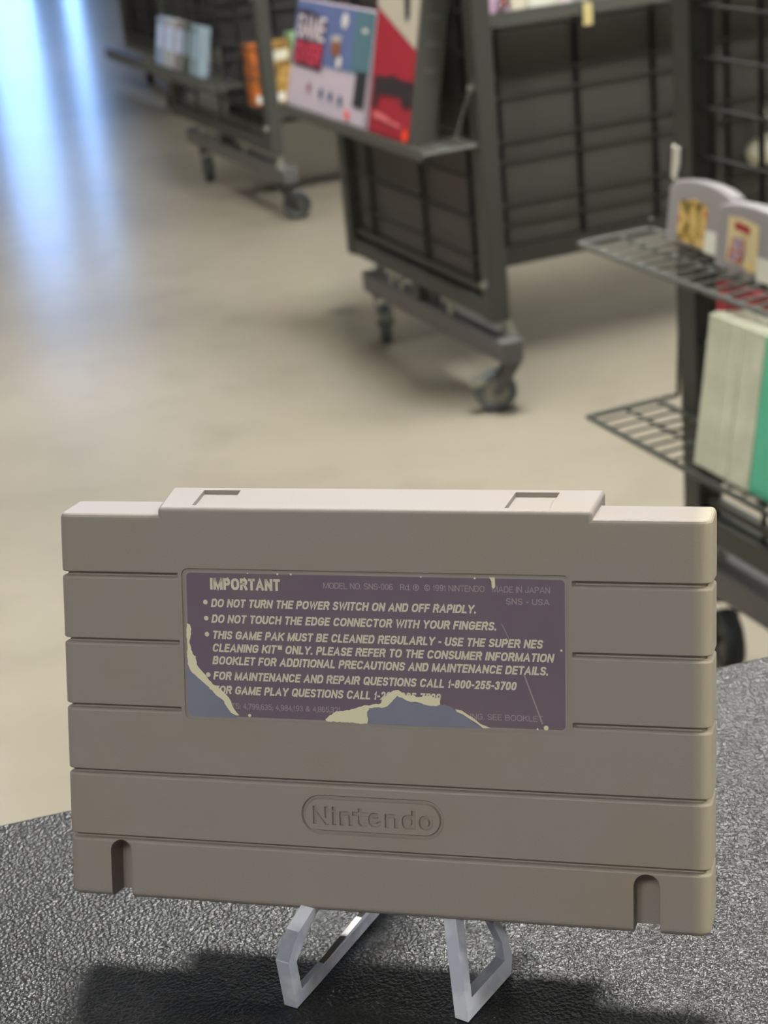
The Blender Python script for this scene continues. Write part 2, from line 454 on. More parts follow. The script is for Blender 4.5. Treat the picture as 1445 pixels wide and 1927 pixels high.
for n in list(gnt.nodes):
    if n.type == 'BSDF_PRINCIPLED': gnt.nodes.remove(n)
gt = gnt.nodes.new('ShaderNodeBsdfTransparent'); gg = gnt.nodes.new('ShaderNodeBsdfGlossy'); gg.inputs['Roughness'].default_value = 0.02
gx = gnt.nodes.new('ShaderNodeMixShader'); gx.inputs['Fac'].default_value = 0.06
gnt.links.new(gt.outputs[0], gx.inputs[1]); gnt.links.new(gg.outputs[0], gx.inputs[2])
gnt.links.new(gx.outputs[0], [n for n in gnt.nodes if n.type == 'OUTPUT_MATERIAL'][0].inputs['Surface'])
for i, (a, b) in enumerate(WINS):
    w = struct(MB().box(a, b, 13.245, 13.251, 0.12, 2.35).build('window_%d' % (i + 1), gm))
    fr = MB()
    for (p, q, r, t) in ((a, a + .03, .12, 2.35), (b - .03, b, .12, 2.35), (a, b, .12, .15), (a, b, 2.32, 2.35)): fr.box(p, q, 13.22, 13.28, r, t)
    fr.build('window_frame', M['wall_dark'], w)

# ------------------------------------------------------------------ ceiling lights
for i, (lx, ly, rad) in enumerate(LIGHTS):
    t = empty('ceiling_light', Matrix.Translation((lx, ly, CEIL - 0.06)), 'white ceiling light panel above the shop floor', 'ceiling light', 'ceiling light panels')
    fr = MB()
    for q in ((-.62, .62, -.32, -.3), (-.62, .62, .3, .32), (-.62, -.6, -.3, .3), (.6, .62, -.3, .3)): fr.box(q[0], q[1], q[2], q[3], -0.005, 0.06)
    fr.build('light_frame', M['white'], t)
    em = mat('glowing_diffuser', (1, 1, 1, 1), 0.5, emit=((1.0, 0.985, 0.935, 1), rad))
    MB().box(-.6, .6, -.3, .3, 0.01, 0.02).build('light_diffuser', em, t)

# ------------------------------------------------------------------ counter
TZ = HC - 0.2342
ct = empty('counter', Matrix.Translation((-0.1042, 0.3815, 0)) @ Matrix.Rotation(math.atan2(0.2305, 0.9731), 4, 'Z'), 'black pebble-textured counter under the game cartridge', 'counter')
MB().box(-0.75, 0.95, -0.72, 0, TZ - 0.032, TZ).build('countertop', M['counter'], ct, bevel=0.0015)
cb = MB().box(-0.70, 0.90, -0.68, -0.04, 0.08, TZ - 0.032); cb.box(-0.68, 0.88, -0.64, -0.08, 0, 0.08)
cb.build('counter_body', M['steel_dark'], ct)

# ------------------------------------------------------------------ game cartridge
U = Vector((0.96178056, -0.27381892, 0.00116441)); V = Vector((0.08062852, 0.287264, 0.9544519)); N = Vector((-0.26168148, -0.9178794, 0.29836254))
O = Vector((-0.00643021, 0.31487143, HC - 0.17670192))
mm = 0.001
cb_ = O - V * 0.0419
cart_mw = Matrix(((U.x, -N.x, V.x, cb_.x), (U.y, -N.y, V.y, cb_.y), (U.z, -N.z, V.z, cb_.z), (0, 0, 0, 1)))
cart = empty('game_cartridge', cart_mw, 'large grey game cartridge with torn mauve warning label, standing in the clear stand', 'game cartridge')
Z0 = 41.9                                       # local z = v + Z0 (mm)

def arc_pts(cx, cy, r, a0, a1, n):
    return [((cx, cy, r), math.radians(a0 + (a1 - a0) * i / n)) for i in range(n + 1)]
def outline(e, groove_mid=True):
    """(u, y) outline of the shell inset by e; y = depth away from the viewer. Points between u=-41.7..41.2 on the face keep e=0 when groove_mid is False"""
    W, n = 68.5, 7
    pts = []
    def arc(cx, cy, r, a0, a1, k=n):
        for i in range(k + 1):
            a = math.radians(a0 + (a1 - a0) * i / k)
            rr = max(r - e, 0.02) if (a1 > a0) else r + e
            pts.append((cx + rr * math.cos(a), cy + rr * math.sin(a)))
    # front-left corner, face, front-right corner, right wing, centre block, left wing (counter-clockwise seen from above)
    arc(-W + 2.2, 2.2, 2.2, 180, 270)
    ef = e if groove_mid else 0.0
    pts.append((-42.4, e)); pts.append((-41.7, ef)); pts.append((41.2, ef)); pts.append((41.8, e))
    arc(W - 2.4, 2.4, 2.4, 270, 360)
    arc(W - 1.6, 14 - 1.6, 1.6, 0, 90, 4)
    arc(45.5 + 1.0, 14 + 1.0, 1.0, 270, 180, 3)
    arc(45.5 - 1.7, 20 - 1.7, 1.7, 0, 90, 4)
    arc(-45.5 + 1.7, 20 - 1.7, 1.7, 90, 180, 4)
    arc(-45.5 - 1.0, 14 + 1.0, 1.0, 360, 270, 3)
    arc(-W + 1.6, 14 - 1.6, 1.6, 90, 180, 4)
    return pts
G = 14.26
levels = [(-41.9, 1.4, 1), (-41.78, 0.9, 1), (-41.45, 0.45, 1), (-41.0, 0.15, 1), (-40.3, 0, 1)]
for k in (-2, -1, 0, 1, 2):
    g = k * G
    mid = 0 if k >= 0 else 1
    levels += [(g - 1.15, 0, mid), (g - 0.95, 0.08, mid), (g - 0.68, 0.36, mid), (g - 0.45, 1.15, mid), (g + 0.26, 1.3, mid), (g + 0.33, 0.2, mid), (g + 0.5, 0, mid)]
levels += [(39.9, 0, 1), (40.5, 0.1, 1), (40.9, 0.35, 1), (41.12, 0.7, 1), (41.2, 1.2, 1)]
def smooth(t): t = min(max(t, 0), 1); return t * t * (3 - 2 * t)
vs = []; fs = []; n = None
for (v, e, mid) in levels:
    ring = outline(e, bool(mid))
    n = len(ring)
    for (u, y) in ring:
        vv = v + 0.107 * min(y, 14) * smooth((v - 32) / 9)
        uu = u - (0.10 * y if u < -43 else 0)
        vs.append((uu * mm, y * mm, (vv + Z0) * mm))
for i in range(len(levels) - 1):
    for j in range(n):
        fs.append((i * n + j, i * n + (j + 1) % n, (i + 1) * n + (j + 1) % n, (i + 1) * n + j))
fs.append(tuple(range(n))[::-1]); fs.append(tuple(range((len(levels) - 1) * n, len(levels) * n)))
shell = bpy.data.meshes.new('shell'); shell.from_pydata(vs, [], fs)
bm = bmesh.new(); bm.from_mesh(shell); bmesh.ops.recalc_face_normals(bm, faces=bm.faces); bm.to_mesh(shell); bm.free()

def capsule(u0, u1, vtop, vbot):
    r = (u1 - u0) / 2; c = (u0 + u1) / 2
    return [(u0 * mm, (vbot + Z0) * mm), (u1 * mm, (vbot + Z0) * mm)] + [((c + r * math.cos(math.radians(a))) * mm, (vtop - r + r * math.sin(math.radians(a)) + Z0) * mm) for a in range(0, 181, 15)]
def rrect(u0, u1, v0, v1, r, k=6):
    out = []
    for cx, cy, a0 in ((u1 - r, v1 - r, 0), (u0 + r, v1 - r, 90), (u0 + r, v0 + r, 180), (u1 - r, v0 + r, 270)):
        for i in range(k + 1):
            a = math.radians(a0 + 90 * i / k); out.append((cx + r * math.cos(a), cy + r * math.sin(a)))
    return out
def to_m(poly): return [(a * mm, (b + Z0) * mm) for a, b in poly]
def band(outer, inner, y0, y1):
    """a ring-shaped solid between two outlines of equal length"""
    k = len(outer); b = MB()
    vs = [(p[0], y0, p[1]) for p in outer] + [(p[0], y0, p[1]) for p in inner] + [(p[0], y1, p[1]) for p in outer] + [(p[0], y1, p[1]) for p in inner]
    fs = []
    for i in range(k):
        j = (i + 1) % k
        fs += [(i, j, k + j, k + i), (2 * k + i, 3 * k + i, 3 * k + j, 2 * k + j), (i, 2 * k + i, 2 * k + j, j), (k + i, k + j, 3 * k + j, 3 * k + i)]
    b.add(vs, fs); return b.mesh('band')
def taper_band(outers, inners, y0, y1):
    k = len(outers[0]); b = MB(); vs = []
    for o_, i_, y in ((outers[0], inners[0], y0), (outers[1], inners[1], y1)): vs += [(p[0], y, p[1]) for p in o_] + [(p[0], y, p[1]) for p in i_]
    fs = []
    for i in range(k):
        j = (i + 1) % k
        fs += [(i, j, k + j, k + i), (2 * k + i, 3 * k + i, 3 * k + j, 2 * k + j), (i, 2 * k + i, 2 * k + j, j), (k + i, k + j, 3 * k + j, 3 * k + i)]
    b.add(vs, fs); return b.mesh('band')
cut = [MB().prism(capsule(-58.9, -54.0, -29.2, -45), 'y', -2 * mm, 6.4 * mm).mesh('c1'),
       MB().prism(capsule(53.2, 58.5, -29.6, -45), 'y', -2 * mm, 6.4 * mm).mesh('c2'),
       MB().prism(to_m(rrect(-40.9, 40.7, -2.2, 30.0, 1.4)), 'y', -2 * mm, 0.4 * mm).mesh('c3'),
       taper_band([to_m(rrect(-15.7 - q, 14.7 + q, -25.3 - q, -17.0 + q, 4.1 + q, 10)) for q in (0.12, -0.22)], [to_m(rrect(-14.8 - q, 13.8 + q, -24.4 - q, -17.9 + q, 3.2 + q, 10)) for q in (-0.12, 0.22)], -0.2 * mm, 0.6 * mm)]
shell = bool_cut(shell, cut)
# engraved company lettering
shell = bool_cut(shell, engrave_cutters('Nintendo', -13.3 * mm, 12.4 * mm, (-23.2 + Z0) * mm, 3.8 * mm, 0.20, 0.5 * mm, 0.34 * mm))

# raised centre block along the top edge, with its two shallow recesses
bb = bmesh.new()
prof = []
FV, BV = 42.7, 45.2
def bvert(u, y, v): return bb.verts.new(((u - (0.22 * y if u < 0 else 0.0)) * mm, y * mm, (v + Z0) * mm))
q = [bvert(-45.8, 0, 39.9), bvert(45.3, 0, 39.9), bvert(45.3, 20, 39.9), bvert(-45.8, 20, 39.9), bvert(-45.8, 0, FV), bvert(45.3, 0, FV), bvert(45.3, 20, BV), bvert(-45.8, 20, BV)]
for f in ((0, 3, 2, 1), (4, 5, 6, 7), (0, 1, 5, 4), (1, 2, 6, 5), (2, 3, 7, 6), (3, 0, 4, 7)): bb.faces.new([q[i] for i in f])
bmesh.ops.recalc_face_normals(bb, faces=bb.faces)
te = [e for e in bb.edges if all(v.co.z > (41.0 + Z0) * mm for v in e.verts)] + [e for e in bb.edges if abs(e.verts[0].co.z - e.verts[1].co.z) > 2 * mm]
te = list(set(te))
bmesh.ops.bevel(bb, geom=te, offset=0.9 * mm, segments=5, profile=0.5, affect='EDGES')
block = bpy.data.meshes.new('block'); bb.to_mesh(block); bb.free()
slot = []
for (a, b) in ((-38.6, -30.2), (27.4, 36.6)):
    k = MB()
    sk = 0.18 if a < 0 else 0.02
    vs = [((u - sk * y) * mm, y * mm, (z + dz * y + Z0) * mm) for z, dz in ((FV - 0.95, 0.125), (FV + 4, 0.125)) for (u, y) in ((a, 2.4), (b, 2.4), (b, 17.0), (a, 17.0))]
    k.add(vs, [(0, 3, 2, 1), (4, 5, 6, 7), (0, 1, 5, 4), (1, 2, 6, 5), (2, 3, 7, 6), (3, 0, 4, 7)])
    slot.append(k.mesh('slot'))
block = bool_cut(block, slot)
shell = join_meshes('cartridge_body', [shell, block])
shell.shade_smooth(); shell.set_sharp_from_angle(angle=math.radians(16))
shell.materials.clear(); shell.materials.append(M['cart'])
body = link('shell', shell, cart)
wn = body.modifiers.new('weighted_normals', 'WEIGHTED_NORMAL'); wn.mode = 'FACE_AREA'; wn.weight = 100; wn.keep_sharp = True

# the warning label in its recess
def L(poly): return [(a * mm, (b + Z0) * mm) for a, b in poly]
lab = MB().prism(L(rrect(-40.3, 40.1, -1.6, 29.4, 1.2)), 'y', 0.34 * mm, 0.42 * mm).build('warning_label', M['label'], cart)
lab['label'] = 'torn mauve warning label with pale print'
rim = band(L(rrect(-40.3, 40.1, -1.6, 29.4, 1.2)), L(rrect(-39.95, 39.75, -1.25, 29.05, 0.9)), 0.31 * mm, 0.36 * mm)
rim.materials.append(M['label_rim']); link('label_border', rim, lab)
it = dict(stroke=0.21, shear=0.2)
def line(txt, u0, u1, v, cap, **k): return (txt, u0 * mm, u1 * mm, (v + Z0) * mm, cap * mm, k)
text_mesh('printed_lettering', [
    line('IMPORTANT', -34.7, -19.4, 25.55, 2.5, stroke=0.24),
    line('DO NOT TURN THE POWER SWITCH ON AND OFF RAPIDLY.', -34.5, 21.9, 21.88, 1.75, **it),
    line('DO NOT TOUCH THE EDGE CONNECTOR WITH YOUR FINGERS.', -34.5, 26.0, 18.55, 1.75, **it),
    line('THIS GAME PAK MUST BE CLEANED REGULARLY - USE THE SUPER NES', -34.4, 35.3, 15.15, 1.75, **it),
    line('CLEANING KIT\u2122 ONLY. PLEASE REFER TO THE CONSUMER INFORMATION', -34.45, 37.5, 12.42, 1.75, **it),
    line('BOOKLET FOR ADDITIONAL PRECAUTIONS AND MAINTENANCE DETAILS.', -34.5, 36.4, 9.75, 1.75, **it),
    line('FOR MAINTENANCE AND REPAIR QUESTIONS CALL 1-800-255-3700', -34.4, 29.9, 6.5, 1.75, **it),
    line('FOR GAME PLAY QUESTIONS CALL 1-206-885-7529', -34.4, 14.3, 3.5, 1.75, **it)], M['ink'], lab, 0.325 * mm)
poly_mesh('bullet_dots', [L(disc(u, v, 0.5)) for u, v in ((-35.85, 22.9), (-35.75, 19.5), (-35.7, 16.1), (-35.65, 7.5))], M['ink'], lab, 0.325 * mm)
for ln in (line('PATENTS: 4,799,635; 4,984,193 & 4,865,321', -35.6, -7.0, 0.45, 1.2, stroke=0.13),
           line('ING. SEE BOOKLET', 20.4, 35.2, 0.27, 1.2, stroke=0.13),
           line('MODEL NO. SNS-006   Rd. \u00ae  \u00a9 1991 NINTENDO   MADE IN JAPAN', -10.1, 36.8, 26.3, 1.25, stroke=0.13),
           line('SNS - USA', 27.9, 36.7, 23.9, 1.25, stroke=0.15)):
    text_mesh('small_print', [ln], M['ink_dim'], lab, 0.325 * mm)
expL = [[-40.31, 11.72], [-40.15, 9.64], [-39.42, 8.03], [-38.2, 7.03], [-36.98, 6.03], [-35.61, 4.88], [-33.95, 3.16], [-32.58, 2.31], [-31.69, 0.71], [-30.79, -0.44], [-29.3, -1.58], [-39.2, -1.58], [-40.0, -1.15], [-40.29, -0.3]]
expC = [[-1.28, -1.59], [-1.01, -0.66], [-1.23, 0.87], [-0.74, 1.75], [0.66, 1.92], [1.91, 1.91], [3.16, 2.27], [4.42, 3.69], [5.21, 4.48], [6.29, 4.07], [7.51, 3.5], [9.67, 3.28], [11.2, 2.88], [13.34, 2.66], [14.87, 3.09], [16.39, 2.63], [17.6, 1.68], [19.71, 0.64], [21.22, -0.51], [22.42, -1.21], [23.4, -1.59]]
for q, side in ((expL, 'lower left corner'), (expC, 'lower middle')):
    t = poly_mesh('peeled_patch', [L(q)], M['torn'], lab, 0.300 * mm); t['label'] = 'blue-grey patch where the label is peeled off, ' + side
crL = [[-40.11, 18.32], [-39.43, 18.05], [-39.09, 17.11], [-39.38, 15.62], [-39.67, 14.27], [-39.33, 13.24], [-39.0, 11.76], [-38.39, 11.04], [-37.98, 9.27], [-36.92, 8.11], [-35.87, 6.81], [-34.75, 5.51], [-33.59, 5.05], [-32.23, 3.82], [-31.17, 2.81], [-30.59, 1.35], [-30.0, 0.33], [-28.95, -0.97], [-29.73, -1.0], [-30.79, -0.44], [-31.69, 0.71], [-32.58, 2.31], [-33.95, 3.16], [-35.61, 4.88], [-36.98, 6.03], [-38.2, 7.03], [-39.42, 8.03], [-40.15, 9.64], [-40.25, 11.72], [-40.07, 13.52], [-40.17, 14.4], [-40.24, 16.19]]
crC = [[-10.15, -1.09], [-9.29, -0.17], [-7.77, 0.82], [-5.07, 1.11], [-2.97, 1.83], [-1.83, 2.23], [-0.73, 2.27], [0.68, 2.63], [1.77, 2.82], [2.19, 3.91], [3.2, 4.71], [4.3, 5.52], [5.54, 5.71], [6.92, 4.7], [8.46, 4.76], [9.38, 4.33], [11.22, 4.71], [12.2, 4.9], [13.06, 4.32], [14.22, 4.36], [14.2, 3.0], [13.34, 2.66], [11.2, 2.88], [9.67, 3.28], [7.51, 3.5], [6.29, 4.07], [5.21, 4.48], [4.42, 3.69], [3.16, 2.27], [1.91, 1.91], [0.66, 1.92], [-0.74, 1.75], [-1.23, 0.87], [-1.01, -0.66], [-1.28, -1.59], [-9.9, -1.4]]
crR = [[17.3, 2.21], [18.52, 2.02], [20.02, 1.11], [21.23, 0.4], [22.43, -0.61], [24.53, -1.36], [23.02, -1.49], [21.67, -0.49], [20.32, 0.27], [18.81, 1.21], [17.6, 1.68]]
nick = [[24.56, 29.3], [25.69, 29.3], [25.79, 27.49], [25.49, 26.98], [25.07, 27.32], [25.0, 28.51]]
rnd = random.Random(3)
def ragged(poly):
    out = []
    for (a, b), (c, d) in zip(poly, poly[1:] + poly[:1]):
        k = max(1, int(math.hypot(c - a, d - b) / 0.45))
        for i in range(k):
            tt = i / k; j = 0.11 if i else 0.05
            out.append([a + (c - a) * tt + rnd.uniform(-j, j), b + (d - b) * tt + rnd.uniform(-j, j)])
    return out
for q in (ragged(crL), ragged(crC), crR, nick):
    t = poly_mesh('torn_paper_edge', [L(q)], M['paper'], lab, 0.285 * mm); t['label'] = 'cream torn paper edge'
for u, v, r in ((35.84, -0.89, .5), (34.1, -1.2, .2), (39.0, 14.9, .25), (-26.7, -0.85, .35), (-38.5, 11.2, .22), (-19.9, 29.1, .22), (-17, 29.1, .22), (-26.4, 29.15, .15), (10.5, 29.1, .15), (21.6, 29.05, .22)):
    poly_mesh('worn_speck', [L(disc(u, v, r, 9))], M['paper'], lab, 0.285 * mm)
poly_mesh('scratch', [L([[26.9, 20.0], [27.05, 20.0], [28.5, 17.0], [28.35, 17.0]]), L([[31.3, 9.8], [31.6, 9.8], [35.3, -0.2], [35.0, -0.2]])], M['ink_dim'], lab, 0.318 * mm)

# ------------------------------------------------------------------ clear stand
L0 = Vector((-0.0286, 0.29953, TZ)); R0 = Vector((0.0064, 0.28964, TZ))
std = empty('display_stand', Matrix.Translation(((L0 + R0) / 2).to_tuple()), 'clear acrylic easel stand holding the game cartridge on the black counter', 'display stand')
def stand_leg(base, d, lean, prof, edge, skew):
    """a 3 mm clear plate standing on the counter along direction d, with bands painting the light caught at its polished edges"""
    d = Vector((d[0], d[1], 0)).normalized(); nrm = Vector((d.y, -d.x, 0))
    off = base - (L0 + R0) / 2
    def W(a, z, t): return off + d * (a * mm) + Vector((0, 0, z * mm + 0.0002)) + nrm * ((t + lean * z) * mm)
    def solid(poly, th):
        mb = MB(); k = len(poly)
        mb.add([W(a, z, -th) for a, z in poly] + [W(a, z, th) for a, z in poly], [tuple(range(k)), tuple(range(k, 2 * k))[::-1]] + [(i, k + i, k + (i + 1) % k, (i + 1) % k) for i in range(k)])
        return mb
    leg = solid(prof, 1.5).build('leg', M['clear'], std)
    ed = MB()
    for e in edge:
        s2 = solid(e, 1.56); ed.add(s2.v, s2.f)
    eo = ed.build('polished_edge_light', M['clear_edge'], leg); eo['label'] = 'milky polished edge of the clear leg, caught light painted in'
    return leg
stand_leg(L0, (0.5306, 0.8476), 0.0,
          [(-1.5, 0), (-2.4, 12), (-1, 15.5), (5, 17.2), (8.9, 17.3), (28.7, 11.3), (30, 16), (41, 53), (45, 53), (52, 28), (63, 0), (57, 0), (48, 8), (26, 4.2), (10, 3.2), (8, 0)],
          [[(-1.6, 0), (-2.5, 12), (2.5, 16.5), (8.6, 18.3), (10.5, 17.0), (5, 14), (0.4, 10.5), (1.0, 3.2), (14, 3.2), (38, 3.4), (38, 0.6), (8, 0)]], 0)
stand_leg(R0, (0.5884, 0.8086), -0.42,
          [(-1.2, 0), (8.4, 17.4), (8.9, 17.3), (28.9, 11.2), (30, 16), (41, 53), (45, 53), (40, 30), (31, 8.5), (21.5, 9.5), (19.7, 6), (18.5, 2.4), (16, 0)],
          [[(-1.3, 0), (8.6, 18.4), (11.0, 17.6), (2.6, 3.0), (16, 3.0), (17.6, 6), (17.4, 10.5), (19.4, 11), (19.8, 6), (18.6, 2.4), (16.2, 0)]], 0)

# ------------------------------------------------------------------ rolling racks
DX = Vector((0.373, -0.928, 0)).normalized(); DY = Vector((0.928, 0.373, 0)).normalized()
ROT = Matrix(((DX.x, DY.x, 0, 0), (DX.y, DY.y, 0, 0), (0, 0, 1, 0), (0, 0, 0, 1)))
def rack_mw(p0): return Matrix.Translation((p0[0], p0[1], 0)) @ ROT
B0 = (-0.00603, 3.23984); C0 = (-0.46574, 4.98261); D0 = (0.35198, 1.81767); E0 = (-0.75383, 6.5298)
ZB = 0.155                                         # underside of the panels

def caster(parent, x, y, yaw, trail, dark=False, brake=True, top=0.088):
    """swivel caster; wheel centre is offset by trail along yaw. Returned as the fork part with its sub-parts"""
    c, s_ = math.cos(yaw), math.sin(yaw)
    def P(f, l, z): return (x + c * f - s_ * l, y + s_ * f + c * l, z)     # f along rolling direction, l sideways
    r = 0.035
    fk = MB()
    fk.rod((x, y, top), (x, y, top - 0.012), 0.018, 14)
    for sd in (-1, 1):
        a = [P(-0.012, sd * 0.0155, top - 0.010), P(0.014, sd * 0.0155, top - 0.010), P(trail + 0.008, sd * 0.0155, r - 0.004), P(trail - 0.008, sd * 0.0155, r - 0.004)]
        b = [P(-0.012, sd * 0.0135, top - 0.010), P(0.014, sd * 0.0135, top - 0.010), P(trail + 0.008, sd * 0.0135, r - 0.004), P(trail - 0.008, sd * 0.0135, r - 0.004)]
        fk.add(a + b, [(0, 1, 2, 3), (7, 6, 5, 4)] + [(i, 4 + i, 4 + (i + 1) % 4, (i + 1) % 4) for i in range(4)])
    fk.rod(P(trail, -0.017, r), P(trail, 0.017, r), 0.004, 8)
    o = fk.build('caster', M['steel_dark'] if dark else M['tube'], parent)
    w = MB()
    prof = [(0.0105, 0.021), (0.0115, 0.031), (0.009, r - 0.001), (0.004, r), (-0.004, r), (-0.009, r - 0.001), (-0.0115, 0.031), (-0.0105, 0.021)]
    k = 28; vs = []
    for i in range(k):
        a = 2 * math.pi * i / k
        for (l, rr) in prof: vs.append(P(trail + rr * math.cos(a), l, r + rr * math.sin(a)))
    m_ = len(prof)
    w.add(vs, [(i * m_ + j, i * m_ + (j + 1) % m_, ((i + 1) % k) * m_ + (j + 1) % m_, ((i + 1) % k) * m_ + j) for i in range(k) for j in range(m_)], True)
    w.build('wheel', M['rubber_dark'] if dark else M['rubber'], o)
    MB().rod(P(trail, -0.0095, r), P(trail, 0.0095, r), 0.0215, 20).build('wheel_hub', M['hub'] if not dark else M['steel'], o)
    st = MB().rod((x, y, top + 0.036), (x, y, top + 0.062), 0.007, 8); st.rod((x, y, top + 0.037), (x, y, top + 0.045), 0.012, 6)
    st.build('stem_nut', M['zinc'], o)
    if brake:
        bk = MB().prism([(0, 0), (0.02, 0.004), (0.03, -0.006), (0.024, -0.012), (0.004, -0.006)], 'y', -0.012, 0.012)
        bk.v = [P(trail + 0.014 + v[0], v[1], r + 0.022 + v[2]) for v in bk.v]
        bk.build('brake_lever', M['zinc'], o)
    return o

def make_rack(p0, label, W=0.597, H=1.35, spine=1.22, board=True, dark=False, verts=(0.11, 0.335, 0.52), hstep=0.064, tube=(0.052, 0.620), casters=((0.074, 0.016), (0.585, 0.018)), yaws=(-0.38, -1.9), lit_tube=None, dark_casters=False, far_end=True, vr=0.0045, hmat='wire_black', spine_rail=0.034, hr=0.0028):
    t = empty('rolling_wire_rack', rack_mw(p0), label, 'display rack', 'rolling gridwall display racks')
    for (yy, nm) in ((0.0, 0), (spine, 1)):
        if nm and not far_end: continue
        for x in (0.016, W - 0.016):
            pm = MB().box(x - 0.016, x + 0.016, yy - 0.016, yy + 0.016, ZB - 0.002, H).build('upright_post', M['steel'], t, bevel=0.002)
        for z in (ZB, H - 0.03): MB().box(0.032, W - 0.032, yy - 0.014, yy + 0.014, z, z + 0.03).build('panel_rail', M['steel'], t, bevel=0.002)
        rl2 = MB().box(0.032, W - 0.032, yy - 0.006, yy + 0.004, ZB + 0.04, ZB + 0.05); rl2.build('inner_rail', M['steel'], t)
        g = MB()
        for x in verts: g.rod((x, yy - 0.002, ZB + 0.03), (x, yy - 0.002, H - 0.03), vr, 6)
        z = ZB + 0.03 + hstep
        while z < H - 0.05:
            g.rod((0.03, yy - 0.0085, z), (W - 0.03, yy - 0.0085, z), hr, 6)
            z += hstep
        g.build('wire_grid', M[hmat], t)
        if board:
            MB().box(0.03, W - 0.03, yy + 0.006, yy + 0.012, ZB + 0.02, H - 0.02).build('backing_board', M['board_black' if dark else 'board'], t)
        # base tube with plate and bolts
        MB().box(tube[0], tube[1], yy - 0.013, yy + 0.025, 0.089, 0.127).build('base_tube', M['tube'], t, bevel=0.004)
        br = MB().box(W / 2 - 0.045, W / 2 + 0.045, yy + 0.0, yy + 0.012, 0.1275, ZB + 0.028); br.box(W / 2 - 0.012, W / 2 + 0.012, yy - 0.014, yy + 0.014, 0.1275, ZB)
        br.build('mounting_bracket', M['steel'], t)
        for x in (W * 0.30, W * 0.37, W * 0.70):
            MB().rod((x, yy - 0.004, 0.127), (x, yy - 0.004, 0.148), 0.0055, 8).build('bolt', M['zinc'], t)
        for (cx, cy), yw in zip(casters, yaws):
            caster(t, cx, yy + cy, yw, 0.028, dark=dark_casters, brake=not dark_casters)
    # bolts on the front of the near post
    for z in (ZB + 0.06, 0.522):
        MB().rod((W - 0.016, -0.016, z), (W - 0.016, -0.022, z), 0.006, 8).build('bolt', M['zinc'], t)
    # spine panel
    xs = W / 2
    for z0, z1 in ((ZB, ZB + spine_rail), (H - 0.03, H)): MB().box(xs - 0.014, xs + 0.014, 0.016, spine - 0.016, z0, z1).build('spine_rail', M['steel'], t)
    MB().box(xs - 0.004, xs + 0.004, 0.016, spine - 0.016, ZB + spine_rail, H - 0.03).build('spine_board', M['board_black' if dark else 'board_dark'], t)
    gv = MB(); gh = MB()
    for sd in (-1, 1):
        y = 0.012 + 0.155
        while y < spine - 0.03:
            gv.rod((xs + sd * 0.008, y, ZB + 0.02), (xs + sd * 0.008, y, H - 0.02), 0.0055, 6); y += 0.155
        z = ZB + 0.075; k = 0
        while z < H - 0.05:
            gh.rod((xs + sd * 0.016, 0.016, z), (xs + sd * 0.016, spine - 0.016, z), 0.0028, 6)
            z += (0.035, 0.075)[k % 2]; k += 1
    gv.build('spine_upright_wires', M['wire_black'], t); gh.build('spine_cross_wires', M['wire'], t)
    return t

rackB = make_rack(B0, 'charcoal rolling wire rack carrying the tall red box and the blue light box')
rackD = make_rack(D0, 'dark open-grid rolling wire rack at the right edge, with small grey cartridges on its shelf', W=0.60, board=False, verts=(0.044, 0.134, 0.224, 0.314, 0.404, 0.494), hstep=0.05, tube=(0.0, 0.62), casters=((0.03, 0.01), (0.575, 0.0)), yaws=(-0.3, -1.9), vr=0.0035, hmat='wire_black', dark_casters=True, hr=0.002)
rackC = make_rack(C0, dark=True, label='charcoal open-grid rolling wire rack behind and left of the blue game-over box', W=0.797, board=False, verts=(0.2, 0.4, 0.6), hstep=0.07, tube=(0.09, 0.85), casters=((0.21, 0.0), (0.825, -0.008)), yaws=(-0.2, 1.2), dark_casters=True, spine_rail=0.05)
rackE = make_rack(E0, dark=True, label='farthest dark rolling wire rack, at the upper left beside the shiny floor', W=0.70, tube=(-0.30, 0.72), casters=((-0.12, 0.1), (0.6, 0.0)), dark_casters=True)
tp = MB().prism([(0.001, 0.592), (0.013, 0.590), (0.012, 0.575), (0.004, 0.556), (-0.004, 0.558), (-0.001, 0.575)], 'y', -0.0185, -0.0165).build('peeling_tape', M['sticker'], rackD)
tp['label'] = 'strip of peeling white tape'

